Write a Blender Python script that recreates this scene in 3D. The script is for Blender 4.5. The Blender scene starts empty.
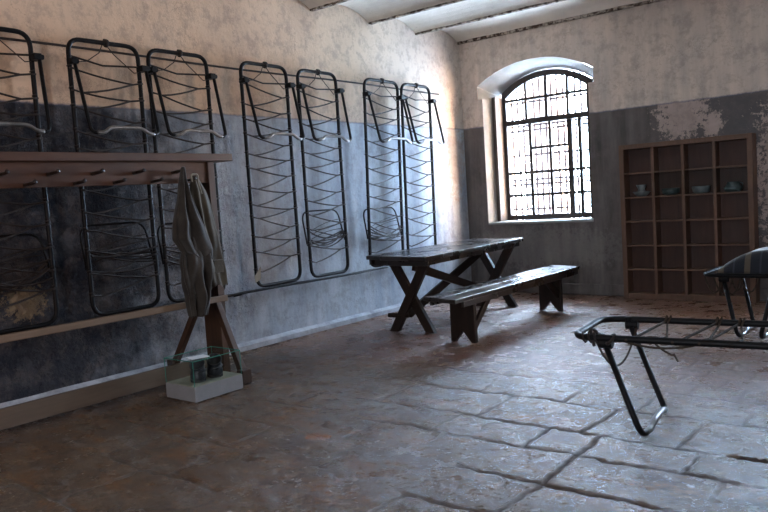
import bpy, bmesh, math, random
import numpy as np
from mathutils import Vector, Matrix, noise
random.seed(7)
R = math.radians
scn = bpy.context.scene
col = scn.collection

# ---------------------------------------------------------------- camera
F_, PAN, PIT, ROL = 728.6, .6790, -.0788, -.0639
CP = Vector((5.0913, -8.1071, 1.28))
fw = Vector((-math.sin(PAN)*math.cos(PIT), math.cos(PAN)*math.cos(PIT), math.sin(PIT)))
rt = Vector((math.cos(PAN), math.sin(PAN), 0))
up = rt.cross(fw)
rt2 = rt*math.cos(ROL) + up*math.sin(ROL)
up2 = -rt*math.sin(ROL) + up*math.cos(ROL)
cd = bpy.data.cameras.new('camera')
cam = bpy.data.objects.new('camera', cd); col.objects.link(cam)
m3 = Matrix((rt2, up2, -fw)).transposed()
cam.matrix_world = Matrix.Translation(CP) @ m3.to_4x4()
cd.sensor_width = 36; cd.lens = F_/768*36; cd.clip_start = .05; cd.clip_end = 200
scn.camera = cam

# ---------------------------------------------------------------- light
scn.view_settings.view_transform = 'Standard'
scn.view_settings.look = 'None'
scn.view_settings.gamma = 1
scn.view_settings.use_curve_mapping = False
scn.view_settings.exposure = 1.62

w = bpy.data.worlds.new('world'); scn.world = w; w.use_nodes = True
nt = w.node_tree; nt.nodes.clear()
wo = nt.nodes.new('ShaderNodeOutputWorld'); wb = nt.nodes.new('ShaderNodeBackground')
# overcast daylight: cool towards the left of the windows, warmer and stronger low in the +x direction,
# dim behind the room, to set the fill through the added opening
wt = nt.nodes.new('ShaderNodeTexCoord'); wx = nt.nodes.new('ShaderNodeSeparateXYZ'); nt.links.new(wt.outputs['Generated'], wx.inputs[0])
def wr(sock, a, b, ca, cb):
    r_ = nt.nodes.new('ShaderNodeValToRGB'); mr = nt.nodes.new('ShaderNodeMapRange'); nt.links.new(sock, mr.inputs[0])
    mr.inputs[1].default_value = a; mr.inputs[2].default_value = b; nt.links.new(mr.outputs[0], r_.inputs[0])
    r_.color_ramp.elements[0].color = (*ca, 1); r_.color_ramp.elements[1].color = (*cb, 1); return r_.outputs[0]
wc = wr(wx.outputs[0], .56, .74, (.56, .75, 1), (1.0, .68, .45))
ws = wr(wx.outputs[1], -.1, .1, (.09, .072, .06), (1, 1, 1))
wm = nt.nodes.new('ShaderNodeMix'); wm.data_type = 'RGBA'; wm.blend_type = 'MULTIPLY'; wm.inputs[0].default_value = 1
ws2 = wr(wx.outputs[0], .50, .70, (.66, .66, .66), (.95, .95, .95))
wm2 = nt.nodes.new('ShaderNodeMix'); wm2.data_type = 'RGBA'; wm2.blend_type = 'MULTIPLY'; wm2.inputs[0].default_value = 1
nt.links.new(wc, wm2.inputs[6]); nt.links.new(ws2, wm2.inputs[7]); wc = wm2.outputs[2]
nt.links.new(wc, wm.inputs[6]); nt.links.new(ws, wm.inputs[7]); nt.links.new(wm.outputs[2], wb.inputs[0])
wb.inputs[1].default_value = 78.0
nt.links.new(wb.outputs[0], wo.inputs[0])

def area(name, loc, rot, sx, sy, energy=0, color=(1, 1, 1), portal=False):
    l = bpy.data.lights.new(name, 'AREA'); l.shape = 'RECTANGLE'; l.size = sx; l.size_y = sy
    l.energy = energy; l.color = color
    o = bpy.data.objects.new(name, l); col.objects.link(o)
    o.location = loc; o.rotation_euler = rot
    if portal: l.cycles.is_portal = True
    return o
# daylight portals in the openings (they add no light of their own)
area('portal', (1.0, .68, 1.85), (R(-90), 0, 0), 1.5, 2.1, portal=True)
area('portal', (5.0, .68, 1.85), (R(-90), 0, 0), 1.5, 2.1, portal=True)
area('portal', (4.2, -10.6, 1.6), (R(90), 0, 0), 2.4, 2.4, portal=True)
# ---------------------------------------------------------------- materials
class N:
    def __init__(s, name):
        s.m = bpy.data.materials.new(name); s.m.use_nodes = True
        s.t = s.m.node_tree; s.t.nodes.clear()
        s.out = s.n('ShaderNodeOutputMaterial'); s.b = s.n('ShaderNodeBsdfPrincipled')
        s.l(s.b.outputs[0], s.out.inputs[0])
        s.tc = s.n('ShaderNodeTexCoord').outputs['Object']
    def n(s, t, **k):
        x = s.t.nodes.new(t)
        for a, b in k.items(): setattr(x, a, b)
        return x
    def l(s, a, b): s.t.links.new(a, b)
    def set(s, inp, v):
        if hasattr(v, 'is_output') or isinstance(v, bpy.types.NodeSocket): s.l(v, inp)
        else:
            if isinstance(v, (tuple, list)) and len(v) == 3 and inp.type == 'RGBA': v = (*v, 1)
            inp.default_value = v
    def map(s, scale=(1, 1, 1), loc=(0, 0, 0), rot=(0, 0, 0), v=None):
        x = s.n('ShaderNodeMapping'); s.l(v or s.tc, x.inputs[0])
        x.inputs['Scale'].default_value = scale; x.inputs['Location'].default_value = loc; x.inputs['Rotation'].default_value = rot
        return x.outputs[0]
    def noise(s, scale, detail=6, rough=.6, v=None, dist=0, color=False):
        x = s.n('ShaderNodeTexNoise'); s.l(v or s.tc, x.inputs['Vector'])
        x.inputs['Scale'].default_value = scale; x.inputs['Detail'].default_value = detail
        x.inputs['Roughness'].default_value = rough; x.inputs['Distortion'].default_value = dist
        return x.outputs['Color' if color else 'Fac']
    def ramp(s, f, stops):
        x = s.n('ShaderNodeValToRGB'); s.set(x.inputs[0], f)
        e = x.color_ramp.elements
        while len(e) < len(stops): e.new(.5)
        for i, (p, c) in enumerate(stops):
            e[i].position = p
            e[i].color = (c, c, c, 1) if isinstance(c, (int, float)) else (*c, 1)
        return x.outputs[0]
    def mix(s, f, a, b, mode='MIX'):
        x = s.n('ShaderNodeMix', data_type='RGBA', blend_type=mode)
        s.set(x.inputs[0], f); s.set(x.inputs[6], a); s.set(x.inputs[7], b)
        return x.outputs[2]
    def math(s, op, a, b=0, c=0, clamp=False):
        x = s.n('ShaderNodeMath', operation=op, use_clamp=clamp)
        s.set(x.inputs[0], a); s.set(x.inputs[1], b)
        if len(x.inputs) > 2: s.set(x.inputs[2], c)
        return x.outputs[0]
    def xyz(s, v=None):
        x = s.n('ShaderNodeSeparateXYZ'); s.l(v or s.tc, x.inputs[0]); return x.outputs
    def step(s, v, a, b):       # smooth 0..1 between a and b
        x = s.n('ShaderNodeMapRange', interpolation_type='SMOOTHSTEP')
        s.set(x.inputs[0], v); x.inputs[1].default_value = a; x.inputs[2].default_value = b
        return x.outputs[0]
    def blob(s, v, centre, radii, edge):   # 1 inside an ellipsoid whose edge is broken by noise
        mp = s.n('ShaderNodeVectorMath', operation='SUBTRACT'); s.l(v, mp.inputs[0]); mp.inputs[1].default_value = centre
        dv = s.n('ShaderNodeVectorMath', operation='DIVIDE'); s.l(mp.outputs[0], dv.inputs[0]); dv.inputs[1].default_value = radii
        ln = s.n('ShaderNodeVectorMath', operation='LENGTH'); s.l(dv.outputs[0], ln.inputs[0])
        d = s.math('ADD', ln.outputs['Value'], edge)
        return s.step(d, 1.03, .97)
    def bump(s, h, strength, dist=.02, prev=None):
        x = s.n('ShaderNodeBump'); s.set(x.inputs['Height'], h)
        x.inputs['Strength'].default_value = strength; x.inputs['Distance'].default_value = dist
        if prev: s.l(prev, x.inputs['Normal'])
        return x.outputs[0]
    def done(s, color, rough, bump=None, metal=0, spec=.5, **k):
        s.set(s.b.inputs['Base Color'], color); s.set(s.b.inputs['Roughness'], rough)
        s.set(s.b.inputs['Metallic'], metal); s.b.inputs['Specular IOR Level'].default_value = spec
        if bump: s.l(bump, s.b.inputs['Normal'])
        for a, b in k.items(): s.set(s.b.inputs[a], b)
        return s.m

def wall_material(name, which):
    s = N(name); p = s.xyz(); z = p[2]
    big = s.noise(.9, 5, .6); mid = s.noise(4, 7, .65); fine = s.noise(26, 6, .7)
    streak = s.noise(3, 5, .6, v=s.map((2.5, 2.5, .35)))
    upc = s.mix(s.ramp(big, [(.35, 0), (.7, 1)]), (.66, .49, .35), (.54, .40, .30))
    if which == 'left':
        upc = s.mix(s.step(p[1], -2.4, -.6), upc, (.56, .48, .41))
        low = s.mix(s.ramp(streak, [(.3, 0), (.7, 1)]), (.30, .34, .41), (.50, .53, .57))
        # sooty, rising-damp part of the wall behind the coat rack
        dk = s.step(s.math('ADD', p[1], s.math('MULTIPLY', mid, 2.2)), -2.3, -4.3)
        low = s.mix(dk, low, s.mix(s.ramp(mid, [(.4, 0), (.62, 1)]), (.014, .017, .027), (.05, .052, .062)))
        e = s.math('SUBTRACT', s.math('MULTIPLY', s.noise(17, 8, .8), 5), 2.4)
        fl = s.blob(s.tc, (0, -5.78, .72), (.6, .16, .12), e)
        low = s.mix(fl, low, (.22, .17, .11))
        fl2 = s.blob(s.tc, (0, -6.15, .68), (.6, .2, .16), e)
        low = s.mix(fl2, low, (.12, .10, .08))
        fl3 = s.blob(s.tc, (0, -.25, 1.75), (.6, .22, .55), e)
        low = s.mix(s.math('MULTIPLY', fl3, .7), low, (.40, .34, .30))
    elif which == 'back':
        upc = s.mix(s.ramp(streak, [(.3, 0), (.75, 1)]), (.62, .50, .41), (.40, .34, .30))
        low = s.mix(s.ramp(streak, [(.3, 0), (.7, 1)]), (.062, .054, .052), (.16, .138, .125))
        low = s.mix(s.step(p[0], 1.9, 3.4), low, (.095, .086, .086))
        e = s.math('SUBTRACT', s.math('MULTIPLY', s.noise(15, 9, .8), 5.4), 2.75)
        f1 = s.blob(s.tc, (2.72, 0, 1.97), (.24, .6, .24), e)
        f2 = s.blob(s.tc, (3.02, 0, 1.83), (.09, .6, .13), e)
        f3 = s.blob(s.tc, (3.75, 0, 1.25), (.30, .6, .75), e)
        pk = s.mix(mid, (.50, .38, .33), (.24, .19, .175))
        for f in (f1, f2, f3): low = s.mix(f, low, pk)
        f4 = s.blob(s.tc, (1.0, 0, .55), (1.0, .6, .22), e)
        low = s.mix(s.math('MULTIPLY', f4, .35), low, (.20, .185, .17))
    else:
        low = (.2, .2, .23)
    ln = s.math('ADD', z, s.math('MULTIPLY', s.math('SUBTRACT', s.noise(14, 4, .7), .5), .03))
    k = s.step(ln, 2.095, 2.105)
    c = s.mix(k, low, upc)
    # hairline of darker paint along the dado edge, general dirt
    band = s.math('MULTIPLY', s.step(ln, 2.085, 2.097), s.step(ln, 2.115, 2.103))
    c = s.mix(s.math('MULTIPLY', band, .5), c, (.10, .11, .17))
    crack = s.n('ShaderNodeTexVoronoi', feature='DISTANCE_TO_EDGE')
    dv = s.n('ShaderNodeVectorMath', operation='ADD'); s.l(s.tc, dv.inputs[0]); s.l(s.noise(2.2, 6, .7, color=True), dv.inputs[1])
    s.l(dv.outputs[0], crack.inputs['Vector']); crack.inputs['Scale'].default_value = .8
    ck = s.step(crack.outputs[0], .006, .0)
    c = s.mix(s.math('MULTIPLY', ck, .35), c, (.08, .07, .06))
    c = s.mix(s.ramp(s.noise(7, 8, .75), [(.40, .35), (.52, 0)]), c, (.16, .13, .12))
    c = s.mix(s.ramp(fine, [(.3, .22), (.5, 0)]), c, (.9, .85, .8), 'MULTIPLY')
    c = s.mix(s.ramp(s.noise(45, 4, .8), [(.66, 0), (.72, .45)]), c, (.62, .58, .54))
    bp = s.bump(s.math('ADD', mid, s.math('MULTIPLY', fine, .30)), .30, .05)
    if which == 'left': bp = s.bump(s.math('MULTIPLY', s.math('MULTIPLY', s.ramp(s.noise(11, 7, .7), [(.45, 0), (.7, 1)]), dk), s.step(z, 2.1, 2.0)), .8, .05, prev=bp)
    return s.done(c, .82, bp, spec=.25)

def floor_material():
    s = N('stone floor'); p = s.xyz()
    def attr(n_):
        x = s.n('ShaderNodeAttribute'); x.attribute_name = n_; return x.outputs['Fac']
    joint, tone, terr = attr('joint'), attr('tone'), attr('terrace')
    far = s.step(s.math('ADD', p[1], s.math('MULTIPLY', s.noise(1.5, 4, .6), .5)), -3.75, -3.1)
    mid = s.noise(3.5, 8, .7); fine = s.noise(24, 8, .75); grit = s.noise(80, 5, .8)
    smear = s.noise(4, 8, .72, v=s.map((.6, 1.5, 1), rot=(0, 0, .3)))
    c = s.mix(s.ramp(mid, [(.32, 0), (.68, 1)]), FA, FB)
    c = s.mix(s.math('MULTIPLY', tone, .35), c, (.13, .105, .088))
    ct = s.mix(s.ramp(smear, [(.40, 0), (.60, 1)]), (.20, .080, .048), (.22, .15, .11))
    ct = s.mix(s.math('MULTIPLY', tone, .35), ct, (.20, .11, .075))
    c = s.mix(far, c, ct)
    c = s.mix(s.ramp(smear, [(.50, 0), (.62, .7)]), c, (.19, .088, .034))
    c = s.mix(s.ramp(s.noise(6, 6, .7), [(.55, 0), (.66, .55)]), c, (.20, .17, .15))
    c = s.mix(s.ramp(fine, [(.33, .55), (.50, 0)]), c, (.035, .024, .018))
    c = s.mix(s.ramp(grit, [(.60, 0), (.70, .5)]), c, (.27, .24, .21))
    c = s.mix(s.math('MULTIPLY', joint, .85, clamp=True), c, (.022, .011, .006))
    e = s.math('SUBTRACT', s.math('MULTIPLY', s.noise(14, 5, .7), 2), 1.0)
    h1 = s.blob(s.tc, (4.31, -4.59, 0), (.10, .03, .5), e); c = s.mix(h1, c, (.035, .018, .012))
    h2 = s.blob(s.tc, (2.29, -5.32, 0), (.07, .06, .5), e); c = s.mix(h2, c, (.22, .085, .03))
    h = s.math('ADD', s.math('MULTIPLY', fine, .7), s.math('MULTIPLY', grit, .25))
    bp = s.bump(h, .8, .02)
    rg = s.ramp(s.noise(5, 7, .75), [(.35, .12), (.65, .34)])
    rg = s.mix(s.math('MULTIPLY', joint, 1, clamp=True), rg, (.9, .9, .9))
    rg = s.mix(s.math('MULTIPLY', far, .5), rg, (.34, .34, .34))
    return s.done(c, rg, bp, spec=.8)
FA, FB = (.062, .033, .018), (.18, .112, .066)

def wood(name, a, b, rough=.55, axis=1, spec=.4, grain=1.0, dirt=.4):
    s = N(name); sc = [14, 14, 14]; sc[axis] = 1.1
    g = s.noise(1.6, 8, .7, v=s.map(tuple(sc)), dist=.6)
    c = s.mix(s.ramp(g, [(.3, 0), (.7, 1)]), a, b)
    m = s.noise(3, 5, .6)
    c = s.mix(s.ramp(m, [(.35, dirt), (.6, 0)]), c, tuple(x*.45 for x in a))
    return s.done(c, s.ramp(m, [(.3, rough-.1), (.7, rough+.12)]), s.bump(g, .12*grain, .006), spec=spec)

def plain(name, c, rough=.5, metal=0, spec=.5, var=.3, bs=.2, scale=12):
    s = N(name); n_ = s.noise(scale, 6, .7)
    cc = s.mix(s.ramp(n_, [(.35, 0), (.65, 1)]), tuple(x*(1-var) for x in c), tuple(min(1, x*(1+var)) for x in c))
    return s.done(cc, rough, s.bump(n_, bs, .004), metal=metal, spec=spec)

def rusty(name, c, rust, rough=.4, amt=.55):
    s = N(name); n_ = s.noise(18, 6, .7); k = s.ramp(n_, [(amt-.05, 0), (amt+.08, 1)])
    return s.done(s.mix(k, c, rust), s.math('ADD', s.math('MULTIPLY', k, .3), rough), s.bump(n_, .25, .003), spec=.12)

def glass(name, tint=(.93, 1, .98), refl=.10):
    s = N(name); s.t.nodes.remove(s.b)
    tr = s.n('ShaderNodeBsdfTransparent'); tr.inputs[0].default_value = (*tint, 1)
    gl = s.n('ShaderNodeBsdfGlossy'); gl.inputs['Roughness'].default_value = .02
    fr = s.n('ShaderNodeLayerWeight'); fr.inputs[0].default_value = refl+.2
    mx = s.n('ShaderNodeMixShader'); s.l(s.math('MULTIPLY', fr.outputs['Fresnel'], .6), mx.inputs[0]); s.l(tr.outputs[0], mx.inputs[1]); s.l(gl.outputs[0], mx.inputs[2])
    s.l(mx.outputs[0], s.out.inputs[0]); return s.m

M = {}
M['wall_left'] = wall_material('left wall plaster', 'left')
M['wall_back'] = wall_material('back wall plaster', 'back')
M['wall'] = wall_material('room plaster', 'other')
M['floor'] = floor_material()
def ceiling_material():
    s = N('whitewashed vault'); a = s.noise(1.5, 6, .65); b = s.noise(9, 7, .7)
    c = s.mix(s.ramp(a, [(.35, 0), (.7, 1)]), (.76, .68, .59), (.58, .51, .44))
    c = s.mix(s.ramp(b, [(.62, 0), (.75, .6)]), c, (.22, .18, .15))
    return s.done(c, .85, s.bump(b, .35, .02), spec=.2)
M['ceiling'] = ceiling_material()
M['beam'] = rusty('flaking beam paint', (.40, .34, .28), (.05, .03, .02), .7, .48)
M['reveal'] = plain('white reveal plaster', (.25, .24, .225), .8, spec=.2, var=.12, scale=5)
M['skirt'] = plain('skirting plaster', (.36, .37, .40), .8, spec=.2, var=.35, scale=6)
M['winframe'] = wood('dark window paint', (.022, .016, .014), (.045, .032, .026), .5, 2)
M['linings'] = wood('worn brown lining', (.05, .036, .028), (.11, .08, .062), .7, 2)
M['grille'] = plain('grille iron', (.05, .035, .035), .7, spec=.3)
M['brick'] = plain('outer brick', (.40, .38, .38), .9, var=.3, scale=6, spec=.1)
M['iron'] = rusty('black bed iron', (.006, .006, .007), (.012, .008, .006), .42, .58)
M['worn'] = plain('worn steel', (.22, .21, .20), .35, metal=.8, var=.35)
M['wire'] = plain('rusty wire', (.016, .010, .008), .6, spec=.4, var=.4, scale=40)
M['cord'] = plain('frayed cord', (.045, .033, .025), .9, spec=.1, var=.4, scale=60)
M['rack'] = wood('rack timber', (.060, .023, .011), (.115, .050, .024), .5, 1)
M['rackv'] = wood('rack post timber', (.035, .015, .008), (.08, .037, .019), .5, 2)
M['peg'] = wood('dark turned peg', (.010, .005, .004), (.02, .011, .008), .4, 0)
M['railw'] = wood('worn rail timber', (.13, .085, .055), (.21, .145, .10), .45, 1, dirt=.2)
M['beamw'] = wood('pale stretcher board', (.085, .06, .042), (.13, .095, .068), .7, 1, dirt=.25)
M['table'] = wood('dark table timber', (.013, .009, .007), (.027, .018, .015), .27, 1, spec=.6)
M['tablel'] = wood('dark leg timber', (.013, .007, .005), (.027, .014, .009), .5, 2, spec=.25)
M['cab'] = wood('cabinet timber', (.10, .050, .030), (.15, .080, .050), .6, 2)
M['cabback'] = wood('cabinet back board', (.05, .022, .015), (.08, .036, .025), .6, 2)
M['glass'] = glass('window glass', (.97, .99, 1))
M['vglass'] = glass('case glass', (.95, .985, .975), .08)
M['gedge'] = plain('green glass edge', (.06, .22, .17), .2, var=.1)
M['base'] = plain('grey painted base', (.22, .205, .205), .6, var=.08)
M['basetop'] = plain('cream base top', (.27, .25, .18), .7, var=.1)
M['shoe'] = plain('black leather', (.016, .017, .022), .35, var=.4, scale=20)
M['sole'] = plain('worn rubber', (.03, .03, .03), .8)
M['card'] = plain('white card', (.55, .55, .55), .7, var=.05)
M['enamel'] = plain('grey enamel', (.14, .16, .165), .35, var=.2)
M['enameld'] = plain('dull green enamel', (.05, .07, .07), .4, var=.25)
M['brass'] = plain('lamp metal', (.05, .05, .05), .5, metal=.5)
def cloth(name, a, b, sc=1):
    s = N(name); wv = s.n('ShaderNodeTexWave', wave_type='BANDS', bands_direction='Z'); s.l(s.tc, wv.inputs[0]); wv.inputs['Scale'].default_value = 160*sc
    m = s.noise(7, 5, .6)
    return s.done(s.mix(s.ramp(m, [(.35, 0), (.65, 1)]), a, b), .9, s.bump(s.math('ADD', wv.outputs[1], s.noise(60, 3, .6)), .2, .003), spec=.15, **{'Sheen Weight': .25})
M['coatA'] = cloth('grey brown cloth', (.022, .017, .014), (.048, .038, .030))
M['coatB'] = cloth('khaki cloth', (.045, .036, .025), (.08, .066, .047))
M['thread'] = plain('pale seam', (.25, .22, .17), .9)
def blanket_material():
    s = N('striped blanket'); p = s.xyz(); 
    st = s.math('FRACT', s.math('MULTIPLY', s.math('ADD', p[0], 10.05), 5.2))
    k = s.math('MULTIPLY', s.step(st, .62, .64), s.step(st, .86, .84))
    k2 = s.math('MULTIPLY', s.step(st, .18, .20), s.step(st, .27, .25))
    c = s.mix(k, (.012, .014, .020), (.085, .068, .05)); c = s.mix(k2, c, (.03, .035, .05))
    n_ = s.noise(50, 4, .6)
    return s.done(c, .85, s.bump(n_, .35, .006), spec=.15, **{'Sheen Weight': .4})
M['blanket'] = blanket_material()

# ---------------------------------------------------------------- mesh helpers
def link(name, bm, mat, parent=None, smooth=False, bevel=0, mats=None):
    me = bpy.data.meshes.new(name)
    bmesh.ops.recalc_face_normals(bm, faces=bm.faces[:])
    bm.to_mesh(me); bm.free()
    for m_ in (mats or [mat]): me.materials.append(m_)
    if smooth:
        for f in me.polygons: f.use_smooth = True
    o = bpy.data.objects.new(name, me); col.objects.link(o)
    if parent:
        o.parent = parent
        if parent.location.length and parent.type == 'EMPTY':
            for v in me.vertices: v.co -= parent.location
        elif parent.parent is not None and parent.type != 'EMPTY':
            for v in me.vertices: v.co -= parent.parent.location
    if bevel:
        b = o.modifiers.new('bevel', 'BEVEL'); b.width = bevel; b.segments = 2; b.limit_method = 'ANGLE'; b.angle_limit = R(40)
    return o
def thing(name, label, cat, loc=(0, 0, 0), group=None):
    o = bpy.data.objects.new(name, None); col.objects.link(o); o.location = loc
    o.empty_display_size = .1
    return tag(o, label, cat, group)
def tag(o, label, cat, group=None):
    o['label'] = label; o['category'] = cat
    if group: o['group'] = group
    return o
def struct(o): o['kind'] = 'structure'; return o
def box(bm, x0, x1, y0, y1, z0, z1, mi=0):
    vs = [bm.verts.new((x, y, z)) for z in (z0, z1) for y in (y0, y1) for x in (x0, x1)]
    for f in ((0, 2, 3, 1), (4, 5, 7, 6), (0, 1, 5, 4), (2, 6, 7, 3), (0, 4, 6, 2), (1, 3, 7, 5)):
        bm.faces.new([vs[i] for i in f]).material_index = mi
    return vs
def plank(bm, a, b, w, t, side=(1, 0, 0), jitter=0):
    """board from a to b, width w along 'side', thickness t across"""
    a = Vector(a); b = Vector(b); d = (b-a).normalized(); s_ = Vector(side); s_ = (s_-d*s_.dot(d)).normalized(); n_ = d.cross(s_)
    vs = []
    for p in (a, b):
        for u, v in ((-1, -1), (1, -1), (1, 1), (-1, 1)): vs.append(bm.verts.new(p+s_*u*w/2+n_*v*t/2))
    bm.faces.new(vs[3::-1]); bm.faces.new(vs[4:])
    for i in range(4): bm.faces.new((vs[i], vs[(i+1) % 4], vs[4+(i+1) % 4], vs[4+i]))
def prism(bm, pts, axis, a, b):
    """closed polygon pts (2D) extruded along axis from a to b"""
    def P(p, t):
        if axis == 0: return (t, p[0], p[1])
        if axis == 1: return (p[0], t, p[1])
        return (p[0], p[1], t)
    A = [bm.verts.new(P(p, a)) for p in pts]; B = [bm.verts.new(P(p, b)) for p in pts]
    bm.faces.new(A); bm.faces.new(B[::-1]); n = len(pts)
    for i in range(n): bm.faces.new((A[i], A[(i+1) % n], B[(i+1) % n], B[i]))
def tube(bm, pts, r, n=8, closed=False, taper=None):
    pts = [Vector(p) for p in pts]; k = len(pts); rings = []
    def tan(i):
        if closed: t = pts[(i+1) % k]-pts[i-1]
        elif i == 0: t = pts[1]-pts[0]
        elif i == k-1: t = pts[-1]-pts[-2]
        else: t = (pts[i+1]-pts[i]).normalized()+(pts[i]-pts[i-1]).normalized()
        return t.normalized() if t.length > 1e-9 else Vector((0, 0, 1))
    t0 = tan(0); ref = Vector((0, 0, 1)) if abs(t0.z) < .9 else Vector((1, 0, 0)); u = t0.cross(ref).normalized()
    for i in range(k):
        t = tan(i); u = (u-t*u.dot(t)).normalized(); v = t.cross(u); rr = r*(taper(i/(k-1)) if taper else 1)
        rings.append([bm.verts.new(pts[i]+(u*math.cos(a)+v*math.sin(a))*rr) for a in [2*math.pi*j/n for j in range(n)]])
    m_ = k if closed else k-1
    for i in range(m_):
        A = rings[i]; B = rings[(i+1) % k]
        for j in range(n): bm.faces.new((A[j], A[(j+1) % n], B[(j+1) % n], B[j]))
    if not closed: bm.faces.new(rings[0][::-1]); bm.faces.new(rings[-1])
def rounded(pts, rad, closed=False, seg=6):
    pts = [Vector(p) for p in pts]; n = len(pts); out = []
    rads = rad if isinstance(rad, (list, tuple)) else [rad]*n
    for i in range(n):
        if not closed and i in (0, n-1): out.append(pts[i]); continue
        p = pts[i]; a = pts[i-1]-p; b = pts[(i+1) % n]-p; r_ = min(rads[i], a.length*.49, b.length*.49)
        A = p+a.normalized()*r_; B = p+b.normalized()*r_
        for j in range(seg+1):
            t = j/seg; out.append(A*(1-t)**2+p*2*t*(1-t)+B*t*t)
    return out
def bez(a, b, sag, n=10, axis=(0, 0, -1)):
    a = Vector(a); b = Vector(b); s_ = Vector(axis)*sag
    return [a.lerp(b, i/n)+s_*(4*(i/n)*(1-i/n)) for i in range(n+1)]
def lathe(bm, prof, c, n=24, sq=1):
    rings = []
    for r_, z in prof: rings.append([bm.verts.new((c[0]+r_*math.cos(a), c[1]+r_*sq*math.sin(a), c[2]+z)) for a in [2*math.pi*j/n for j in range(n)]])
    for A, B in zip(rings, rings[1:]):
        for j in range(n): bm.faces.new((A[j], A[(j+1) % n], B[(j+1) % n], B[j]))
    if prof[0][0] > 1e-4: bm.faces.new(rings[0][::-1])
def BM(): return bmesh.new()

# ---------------------------------------------------------------- room shell
XR, YF, ZS, ZC = 7.4, -10.4, 3.18, 3.31     # right wall, front wall, vault spring, vault crown
def vnoise(x, y, seed):
    xi = np.floor(x).astype(np.int64); yi = np.floor(y).astype(np.int64); fx = x-xi; fy = y-yi
    fx = fx*fx*(3-2*fx); fy = fy*fy*(3-2*fy)
    def h(a, b_):
        n_ = (a*374761393+b_*668265263+seed*982451653) & 0x7fffffff
        n_ = ((n_ ^ (n_ >> 13))*1274126177) & 0x7fffffff
        return ((n_ ^ (n_ >> 16)) & 0xffff)/65535.0
    return (h(xi, yi)*(1-fx)+h(xi+1, yi)*fx)*(1-fy)+(h(xi, yi+1)*(1-fx)+h(xi+1, yi+1)*fx)*fy
def fbm(x, y, sc, seed, oc=4, g=.5):
    r_ = 0; a = 1; t_ = 0
    for k in range(oc):
        r_ = r_+a*vnoise(x*sc*2**k+17.3*k, y*sc*2**k-9.1*k, seed+k); t_ += a; a *= g
    return r_/t_
gx = np.concatenate([np.arange(0, 5.0, .0125), np.linspace(5.0, XR, 20)])
gy = np.concatenate([np.linspace(YF, -7.0, 24)[:-1], np.arange(-7.0, -3.7, .0115), np.arange(-3.7, 0, .016), [0.0]])
GX, GY = np.meshgrid(gx, gy)
wx_ = GX+.060*(fbm(GX, GY, 3.1, 5)-.5)+.035*(fbm(GX, GY, 14, 6)-.5)
wy_ = GY+.060*(fbm(GX, GY, 2.7, 8)-.5)+.035*(fbm(GX, GY, 15, 9)-.5)
rows = [-3.68, -4.12, -4.60, -4.92, -5.30, -5.67, -6.10, -6.55, -7.0, -7.5, -8.0, -8.6, -9.2, -9.9, -10.5]
rf = random.Random(11)
jd = np.full(GX.shape, 9.0); tone = np.full(GX.shape, .5); tx = np.zeros(GX.shape); ty = np.zeros(GX.shape); lift = np.zeros(GX.shape)
for ri, (y1_, y0_) in enumerate(zip(rows, rows[1:])):
    xs_ = [-.3]
    while xs_[-1] < XR+.5: xs_.append(xs_[-1]+rf.uniform(.36, .74))
    if ri in (2, 3, 4):
        xs_ = [v for v in xs_ if abs(v-3.33) > .25 and abs(v-3.62) > .22]+([3.33, 3.62] if ri == 2 else [3.62]); xs_.sort()
    mrow = (wy_ <= y1_) & (wy_ > y0_)
    for xa, xb in zip(xs_, xs_[1:]):
        mk = mrow & (wx_ >= xa) & (wx_ < xb)
        if not mk.any(): continue
        d = np.minimum(np.minimum(wx_-xa, xb-wx_), np.minimum(y1_-wy_, wy_-y0_))
        jd[mk] = d[mk]; tone[mk] = rf.random(); lift[mk] = rf.uniform(-.003, .002)
        a_, b_ = rf.uniform(-.007, .007), rf.uniform(-.010, .010)
        tx[mk] = a_*(GX[mk]-(xa+xb)/2)+b_*(GY[mk]-(y1_+y0_)/2)
far = wy_ > rows[0]
rr_ = np.floor((wy_-rows[0])/.235); ox = wx_+.13*(rr_ % 2)+.02*rr_
cc_ = np.floor(ox/.27); du_ = (ox/.27-cc_)*.27; dv_ = ((wy_-rows[0])/.235-np.floor((wy_-rows[0])/.235))*.235
dj = np.minimum(np.minimum(du_, .27-du_), np.minimum(dv_, .235-dv_))
tn = vnoise(cc_*3.7+.31, rr_*5.3+.77, 77)
jd = np.where(far, dj, jd); tone = np.where(far, tn, tone); lift = np.where(far, (tn-.5)*.003, lift)
edge_ = np.abs(wy_-rows[0])
jd = np.where(far, np.minimum(jd, edge_), jd)
cover = np.clip((fbm(GX, GY, 1.1, 21, 4)-.41)*7, 0, 1)          # 1 where the joints are open
cover = np.maximum(cover, np.exp(-(edge_/.03)**2)*.9)
cover = cover*np.clip((GX-.9)/1.6, .12, 1)
cover = np.where(far, cover*.45, cover)
wj = .0075+.008*fbm(GX, GY, 6, 31)**1.5
joint = np.exp(-(jd/wj)**2)*cover
worn = np.exp(-(jd/(.012+.05*fbm(GX, GY, 9, 35)))**2)*cover
chip = fbm(GX, GY, 7, 41, 5, .6)
terr = np.floor(chip*9+.35*fbm(GX, GY, 38, 43, 2))/9
H = -.009*joint-.006*worn*np.clip(fbm(GX, GY, 22, 51)*2-.7, 0, 1)+lift*(.3+.7*cover)+tx*(.3+.7*cover)
H = H+.012*(fbm(GX, GY, 2.2, 61)-.5)+.020*(terr-.5)*np.clip(.55+fbm(GX, GY, 1.7, 63)-.35, .25, 1)+.013*(fbm(GX, GY, 20, 71, 3, .8)-.5)
H = np.where(far, H*.7, H)
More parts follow.
